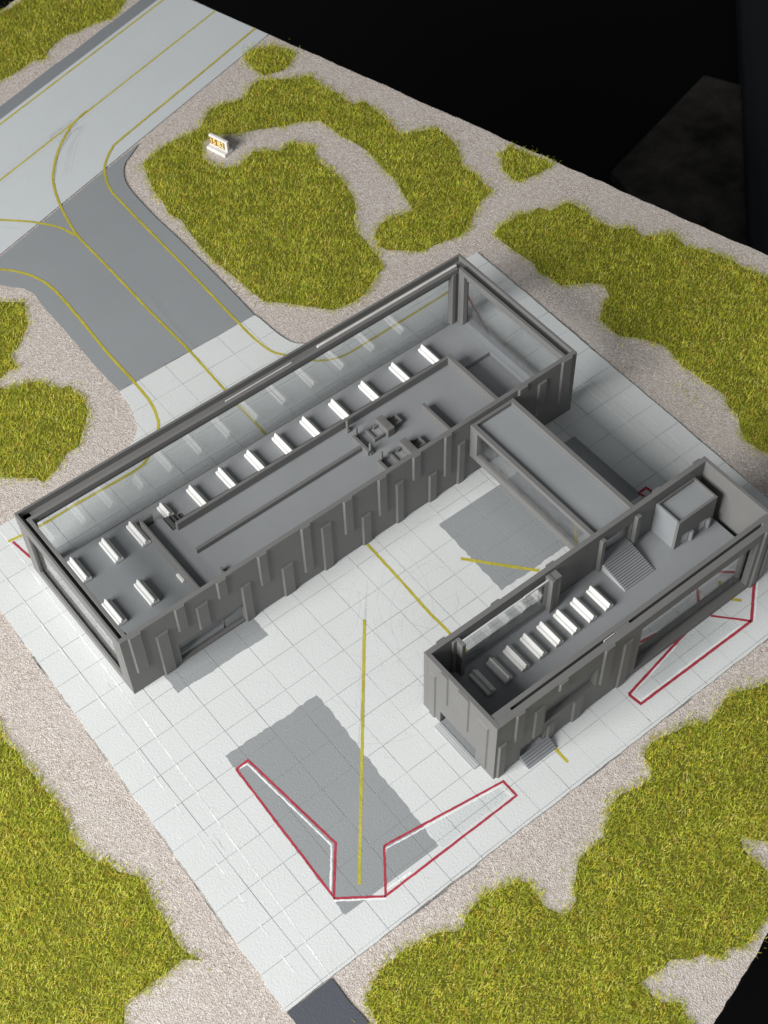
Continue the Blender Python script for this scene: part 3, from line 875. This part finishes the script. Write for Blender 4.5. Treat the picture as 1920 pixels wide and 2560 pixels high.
# ------------------------------------------------------------------ benches
def bench_mesh(L):
    w = .0185
    prof = [(-w, .006), (-w + .002, .0035), (w - .002, .0035), (w, .006), (w, .0145), (.0155, .0185), (.0065, .0175), (.0045, .029), (.002, .0325), (-.002, .0325), (-.0045, .029), (-.0065, .0175), (-.0155, .0185), (-w, .0145)]
    bm = prism(prof, 'y', -L / 2, L / 2, .0014, seg=2)
    me = mesh_from_bm(bm, 'double_seat'); me.materials.append(M['bench'])
    bm = bmesh.new(); bm_box(bm, -w + .001, w - .001, -L / 2 + .0015, L / 2 - .0015, 0, .0048, .0008, 1)
    me2 = mesh_from_bm(bm, 'foot'); me2.materials.append(M['bench_base'])
    return me, me2
SEAT, FOOT = bench_mesh(.111)
SEAT_P, FOOT_P = bench_mesh(.0985)
SEAT_S, FOOT_S = bench_mesh(.062)
def bench(x, y, z, label, group, meshes=(SEAT, FOOT)):
    root = empty('bench', (x, y, z), label, 'bench', group)
    link('double_seat', meshes[0], None, root)
    link('foot', meshes[1], None, root)
    root.rotation_euler.z = random.uniform(-.006, .006)
    return root
ORD = ['first', 'second', 'third', 'fourth', 'fifth', 'sixth', 'seventh', 'eighth', 'ninth', 'tenth', 'eleventh', 'twelfth', 'thirteenth']
ROW = [.1150, .2485, .3648, .4985, .628, .760, .8905, 1.0185, 1.150, 1.288, 1.434, 1.586, 1.735]
for k, x in enumerate(ROW):
    if k == 0: lab = 'white double bench nearest the left glass end in the row along the rear glazing'
    elif k == 2: lab = 'white double bench pushed against the low partition, third in the rear row'
    elif k == 3: lab = 'white double bench half hidden behind the small dark stair'
    elif k == 12: lab = 'last white double bench of the rear row, farthest from the left glass end'
    else: lab = '%s white double bench counted from the left end of the row along the rear glazing' % ORD[k]
    if k == 3: bench(x, .5535, .0292, lab, 'benches along the rear glazing', (SEAT_S, FOOT_S))
    else: bench(x, .5288, .0292, lab, 'benches along the rear glazing')
bench(.1155, .298, .0292, 'white double bench near the front corner beside the left glass end', 'benches in the corner lounge')
bench(.2485, .296, .0292, 'white double bench alone in the middle of the corner lounge floor', 'benches in the corner lounge')
for k, x in enumerate([.8885, .9615, 1.0365, 1.1125, 1.1865, 1.262, 1.339, 1.414]):
    if k == 0: lab = 'shaded white bench closest to the end wall of the pier'
    elif k == 7: lab = 'white bench of the pier row closest to the ribbed ramp'
    else: lab = '%s white bench from the end wall in the pier row' % ORD[k]
    bench(x, -.7692, .1332, lab, 'benches in the pier', (SEAT_P, FOOT_P))

# ------------------------------------------------------------------ taxiway sign
sx = Vector((.2673, -.9636, 0)); sn = Vector((-.9636, -.2673, 0))          # along the sign, and its front
sc = Vector((1.8215, 2.1225, -.006))
sign = empty('taxiway_sign', sc, 'small white stand sign reading 15 B2 on a gold panel among the grass', 'sign')
sign.rotation_euler.z = math.atan2(sx.y, sx.x)
box('base', -.0535, .0535, -.028, .028, 0, .016, M['sign_white'], sign, .003, 3)
plate = box('plate', -.0525, .0525, -.0075, .0075, .0162, .071, M['sign_white'], sign, .003, 3)
box('gold_panel', -.0495, .040, -.0085, -.0077, .024, .061, M['sign_gold'], plate, 0)
def text_mesh(txt, size, depth):
    cu = bpy.data.curves.new('lettering', 'FONT')
    cu.body = txt; cu.size = size; cu.extrude = depth; cu.align_x = 'CENTER'; cu.align_y = 'CENTER'; cu.offset = .0003
    ob = bpy.data.objects.new('lettering_tmp', cu); col.objects.link(ob)
    dg = bpy.context.evaluated_depsgraph_get()
    me = bpy.data.meshes.new_from_object(ob.evaluated_get(dg))
    bpy.data.objects.remove(ob); bpy.data.curves.remove(cu)
    me.materials.clear(); me.materials.append(M['sign_letter'])
    return me
for txt, u in (('15', -.0290), ('B2', .0165)):
    o = link('lettering', text_mesh(txt, .043, .0006), None, plate)
    o.location = (u, -.0089, .0425); o.rotation_euler = (math.radians(90), 0, 0)
    o.scale = (.84, 1, 1)

# outlines of the grass patches in plan
GRASS = {
    'top_left': [(1.387,3.630),(1.498,3.649),(1.573,3.662),(1.637,3.667),(1.701,3.683),(1.802,3.703),(2.020,3.599),(2.138,3.382),(2.106,3.332),(2.046,3.292),(1.972,3.253),(1.930,3.263),(1.869,3.276),(1.789,3.269),(1.729,3.282),(1.663,3.263),(1.607,3.237),(1.551,3.188),(1.489,3.216),(1.443,3.195),(1.371,3.184),(1.300,3.185),(1.155,3.156),(1.199,3.351)],
    'island': [(1.498,2.275),(1.571,2.297),(1.635,2.315),(1.698,2.320),(1.778,2.310),(1.837,2.319),(1.885,2.352),(1.940,2.393),(2.023,2.384),(2.087,2.360),(2.130,2.370),(2.187,2.412),(2.249,2.422),(2.301,2.379),(2.353,2.350),(2.394,2.317),(2.463,2.297),(2.454,2.236),(2.455,2.175),(2.483,2.090),(2.473,2.040),(2.487,1.998),(2.540,1.983),(2.539,1.910),(2.539,1.841),(2.533,1.775),(2.518,1.700),(2.580,1.666),(2.629,1.643),(2.678,1.620),(2.677,1.551),(2.670,1.488),(2.648,1.422),(2.595,1.339),(2.607,1.280),(2.604,1.225),(2.587,1.166),(2.594,1.136),(2.542,1.115),(2.493,1.108),(2.418,1.059),(2.377,1.024),(2.303,1.000),(2.240,1.014),(2.167,1.028),(2.104,1.028),(2.070,1.064),(2.036,1.099),(1.998,1.130),(1.982,1.182),(2.001,1.234),(2.030,1.271),(2.076,1.295),(2.131,1.297),(2.191,1.279),(2.238,1.271),(2.249,1.325),(2.268,1.389),(2.296,1.464),(2.296,1.546),(2.309,1.618),(2.316,1.697),(2.305,1.782),(2.287,1.858),(2.287,1.944),(2.281,1.993),(2.207,2.040),(2.155,2.054),(2.070,2.097),(1.984,2.139),(1.919,2.171),(1.860,2.213),(1.797,2.209),(1.742,2.129),(1.744,2.057),(1.771,2.021),(1.826,1.989),(1.896,2.014),(1.931,2.027),(1.993,1.990),(2.028,1.954),(2.090,1.966),(2.129,1.934),(2.143,1.893),(2.184,1.888),(2.157,1.840),(2.126,1.810),(2.127,1.740),(2.137,1.649),(2.126,1.577),(2.103,1.490),(2.064,1.417),(2.017,1.379),(1.979,1.307),(1.980,1.243),(1.960,1.185),(1.942,1.150),(1.976,1.208),(1.959,1.133),(1.935,1.063),(1.861,1.036),(1.801,0.998),(1.750,0.984),(1.699,0.983),(1.611,0.998),(1.584,1.028),(1.532,1.091),(1.481,1.155),(1.415,1.222),(1.406,1.289),(1.403,1.363),(1.399,1.450),(1.390,1.531),(1.391,1.604),(1.398,1.686),(1.405,1.769),(1.422,1.844),(1.402,1.925),(1.425,2.011),(1.433,2.098),(1.462,2.181)],
    'small_top': [(2.288,2.607),(2.334,2.632),(2.389,2.618),(2.452,2.589),(2.477,2.545),(2.510,2.500),(2.483,2.444),(2.433,2.408),(2.381,2.389),(2.318,2.403),(2.273,2.417),(2.264,2.456),(2.267,2.499),(2.272,2.558)],
    'small_edge': [(2.751,1.311),(2.802,1.311),(2.837,1.324),(2.864,1.276),(2.882,1.219),(2.902,1.152),(2.915,1.091),(2.874,1.083),(2.827,1.081),(2.767,1.090),(2.713,1.094),(2.693,1.135),(2.699,1.179),(2.704,1.224),(2.746,1.273)],
    'right': [(2.402,0.933),(2.459,0.955),(2.525,0.955),(2.568,0.967),(2.627,0.933),(2.677,0.940),(2.699,0.890),(2.741,0.887),(2.788,0.888),(2.807,0.848),(2.819,0.791),(2.809,0.717),(2.828,0.666),(2.846,0.623),(2.881,0.606),(2.905,0.569),(2.893,0.521),(2.932,0.500),(2.999,0.456),(3.002,0.408),(2.999,0.353),(3.043,0.295),(3.069,0.228),(3.086,0.170),(3.089,0.123),(3.107,0.075),(3.123,0.018),(3.154,-0.083),(3.034,-0.309),(2.533,-0.761),(2.471,-0.710),(2.424,-0.636),(2.410,-0.598),(2.403,-0.538),(2.429,-0.476),(2.473,-0.418),(2.473,-0.372),(2.507,-0.324),(2.494,-0.236),(2.495,-0.188),(2.485,-0.110),(2.502,-0.045),(2.505,0.023),(2.478,0.070),(2.446,0.112),(2.406,0.160),(2.404,0.218),(2.409,0.286),(2.465,0.325),(2.498,0.351),(2.533,0.354),(2.554,0.411),(2.519,0.451),(2.467,0.483),(2.415,0.515),(2.418,0.519),(2.411,0.583),(2.397,0.638),(2.416,0.696),(2.404,0.780),(2.399,0.860)],
    'sparse': [(2.400,-0.139),(2.436,-0.159),(2.424,-0.226),(2.428,-0.277),(2.383,-0.298),(2.362,-0.272),(2.378,-0.217),(2.377,-0.178)],
    'left_upper': [(0.582,1.929),(0.616,1.901),(0.664,1.858),(0.631,1.793),(0.610,1.731),(0.568,1.695),(0.518,1.651),(0.467,1.632),(0.456,1.580),(0.455,1.552),(0.412,1.556),(0.359,1.541),(0.315,1.592),(0.385,1.761),(0.517,1.950)],
    'left_lower': [(0.345,1.516),(0.375,1.483),(0.420,1.476),(0.459,1.466),(0.489,1.441),(0.505,1.392),(0.532,1.362),(0.571,1.345),(0.563,1.307),(0.578,1.266),(0.573,1.234),(0.553,1.178),(0.502,1.120),(0.467,1.087),(0.426,1.044),(0.380,1.047),(0.336,1.022),(0.298,0.999),(0.224,0.979),(0.213,1.015),(0.165,1.054),(0.110,1.105),(0.046,1.157),(0.143,1.372),(0.278,1.570)],
    'bottom_left': [(-0.403,0.209),(-0.413,0.178),(-0.422,0.138),(-0.423,0.102),(-0.407,0.058),(-0.418,0.019),(-0.412,-0.048),(-0.413,-0.110),(-0.405,-0.170),(-0.412,-0.242),(-0.432,-0.311),(-0.428,-0.374),(-0.412,-0.429),(-0.388,-0.448),(-0.377,-0.499),(-0.346,-0.540),(-0.331,-0.585),(-0.342,-0.633),(-0.352,-0.681),(-0.348,-0.740),(-0.358,-0.787),(-0.358,-0.841),(-0.334,-0.899),(-0.349,-0.910),(-0.390,-0.877),(-0.434,-0.880),(-0.482,-0.879),(-0.545,-0.881),(-0.589,-0.875),(-0.623,-0.928),(-0.689,-0.969),(-1.088,-0.649),(-0.827,-0.169),(-0.511,0.280)],
    'bottom_right': [(-0.023,-1.294),(0.021,-1.277),(0.060,-1.256),(0.112,-1.256),(0.167,-1.253),(0.228,-1.272),(0.254,-1.269),(0.289,-1.284),(0.317,-1.307),(0.341,-1.314),(0.366,-1.292),(0.406,-1.281),(0.467,-1.274),(0.505,-1.286),(0.544,-1.298),(0.583,-1.310),(0.601,-1.338),(0.600,-1.368),(0.595,-1.408),(0.589,-1.428),(0.608,-1.462),(0.609,-1.475),(0.629,-1.479),(0.663,-1.469),(0.683,-1.435),(0.715,-1.410),(0.754,-1.378),(0.796,-1.367),(0.835,-1.366),(0.864,-1.376),(0.872,-1.375),(0.892,-1.347),(0.934,-1.330),(0.976,-1.299),(1.022,-1.290),(1.095,-1.309),(1.142,-1.314),(1.157,-1.286),(1.171,-1.244),(1.173,-1.244),(1.193,-1.228),(1.225,-1.222),(1.275,-1.224),(1.322,-1.240),(1.360,-1.244),(1.395,-1.262),(1.428,-1.282),(1.466,-1.281),(1.500,-1.269),(1.540,-1.257),(1.585,-1.260),(1.633,-1.282),(1.663,-1.295),(1.709,-1.304),(1.810,-1.334),(1.869,-1.482),(1.442,-1.826),(1.298,-1.775),(1.266,-1.718),(1.234,-1.686),(1.224,-1.653),(1.206,-1.676),(1.202,-1.717),(1.209,-1.771),(1.219,-1.847),(1.150,-1.881),(1.079,-1.893),(1.034,-1.900),(0.997,-1.911),(0.957,-1.913),(0.940,-1.894),(0.913,-1.884),(0.876,-1.889),(0.849,-1.849),(0.806,-1.837),(0.762,-1.802),(0.716,-1.805),(0.677,-1.796),(0.651,-1.792),(0.656,-1.836),(0.661,-1.861),(0.704,-1.896),(0.696,-1.928),(0.680,-1.974),(0.646,-2.007),(0.191,-1.757),(-0.106,-1.461),(-0.052,-1.385),(-0.047,-1.349),(-0.038,-1.316)],
}

# ------------------------------------------------------------------ static grass
def in_poly(px, py, poly):
    x = np.array([p[0] for p in poly]); y = np.array([p[1] for p in poly])
    inside = np.zeros(px.shape, bool)
    j = len(poly) - 1
    for i in range(len(poly)):
        c = ((y[i] > py) != (y[j] > py))
        with np.errstate(divide='ignore', invalid='ignore'):
            xi = (x[j] - x[i]) * (py - y[i]) / (y[j] - y[i]) + x[i]
        inside ^= c & (px < xi)
        j = i
    return inside

def inset(poly, d):
    p = ccw(poly); n = len(p); out = []
    for i in range(n):
        a, b, c = Vector(p[i - 1]), Vector(p[i]), Vector(p[(i + 1) % n])
        t = (c - a).normalized()
        out.append((b.x - t.y * d, b.y + t.x * d))
    return out

def grass(key, label, density=30000, length=.0185, spread=.0075):
    poly = rough(GRASS[key], .016, .009)
    xs = [p[0] for p in poly]; ys = [p[1] for p in poly]
    A = abs(area2(poly)) / 2
    bb = (max(xs) - min(xs)) * (max(ys) - min(ys))
    n0 = int(density * bb)
    px = rng.uniform(min(xs), max(xs), n0); py = rng.uniform(min(ys), max(ys), n0)
    k = in_poly(px, py, poly)
    px, py = px[k], py[k]
    # uneven cover: a smooth random field thins and shortens the flock in places
    fld = (np.sin(px * 41 + 2.1 * np.sin(py * 17 + 1)) * np.sin(py * 37 + 1.9 * np.sin(px * 19)) + .6 * np.sin(px * 97 + py * 61 + 2 * np.sin(py * 53)) + .5 * np.sin(px * 13 - py * 11)) / 2.1
    fld = .5 + .5 * fld
    k = rng.uniform(0, 1, len(px)) < .55 + .5 * fld
    px, py, fld = px[k], py[k], fld[k]
    n = len(px)
    far = (rng.uniform(0, 1, n) < .2)
    px = px + rng.normal(0, spread, n) * (1 + 2.0 * far); py = py + rng.normal(0, spread, n) * (1 + 2.0 * far)
    L = length * rng.uniform(.55, 1.2, n) * (.72 + .5 * fld) * np.where(rng.uniform(0, 1, n) < .08, 1.45, 1)
    a = rng.uniform(0, 2 * np.pi, n)
    # neighbours share a swirl direction so the mat combs into tufts
    sw = 3.0 * np.sin(px * 31 + 1.7 * np.sin(py * 23)) + 2.0 * np.sin(py * 37 + px * 11)
    a = np.where(rng.uniform(0, 1, n) < .22, sw + rng.normal(0, .6, n), a)
    lean = rng.uniform(.35, 1.35, n)
    dx, dy = np.cos(a), np.sin(a)
    wv = .0013 * rng.uniform(.65, 1.3, n)
    nx, ny = -dy * wv / 2, dx * wv / 2
    z0 = np.full(n, -.007)
    s1, c1 = np.sin(lean * .6), np.cos(lean * .6)
    s2, c2 = np.sin(np.minimum(lean * 1.5, 1.75)), np.cos(np.minimum(lean * 1.5, 1.75))
    bend = rng.normal(0, .45, n)
    d2x, d2y = np.cos(a + bend), np.sin(a + bend)
    x1 = px + dx * L * .5 * s1; y1 = py + dy * L * .5 * s1; z1 = z0 + L * .5 * c1
    x2 = x1 + d2x * L * .5 * s2; y2 = y1 + d2y * L * .5 * s2; z2 = z1 + L * .5 * c2
    V = np.empty((n, 6, 3))
    V[:, 0] = np.stack((px - nx, py - ny, z0), 1); V[:, 1] = np.stack((px + nx, py + ny, z0), 1)
    V[:, 2] = np.stack((x1 - nx, y1 - ny, z1), 1); V[:, 3] = np.stack((x1 + nx, y1 + ny, z1), 1)
    V[:, 4] = np.stack((x2 - nx * .45, y2 - ny * .45, z2), 1); V[:, 5] = np.stack((x2 + nx * .45, y2 + ny * .45, z2), 1)
    me = bpy.data.meshes.new('grass')
    me.vertices.add(n * 6); me.vertices.foreach_set('co', V.astype(np.float32).ravel())
    q = np.array([0, 1, 3, 2, 2, 3, 5, 4])
    idx = (np.arange(n)[:, None] * 6 + q[None, :]).ravel().astype(np.int32)
    me.loops.add(n * 8); me.loops.foreach_set('vertex_index', idx)
    me.polygons.add(n * 2); me.polygons.foreach_set('loop_start', np.arange(0, n * 8, 4, dtype=np.int32))
    me.update(calc_edges=True)
    o = link('grass', me, M['grass'])
    tag(o, label, 'grass', kind='stuff')
    if key != 'sparse':
        g = sheet('glue_layer', inset(GRASS[key], .011), -.0048, M['glue'], o)
    return n
TOTAL = 0
for key, label, dens in (
        ('top_left', 'olive green grass patch beyond the runway shoulder', 68000),
        ('island', 'big olive grass patch with a bare curved track between taxiway and board edge', 76000),
        ('small_top', 'small round grass patch beside the runway near the board edge', 76000),
        ('small_edge', 'small grass patch hanging over the black board edge', 76000),
        ('right', 'long grass patch beyond the pier and the terminal, along the board edge', 80000),
        ('sparse', 'thin scattered grass tuft on the gravel beside the apron', 11000),
        ('left_upper', 'grass patch cut by the picture side, close to the dark taxiway curve', 80000),
        ('left_lower', 'round grass patch on the gravel behind the terminal rear corner', 80000),
        ('bottom_left', 'large grass patch beside the white lined service lane', 92000),
        ('bottom_right', 'large grass patch in front of the pier beside the dark exit road', 92000)):
    TOTAL += grass(key, label, dens)
print('grass fibres', TOTAL)
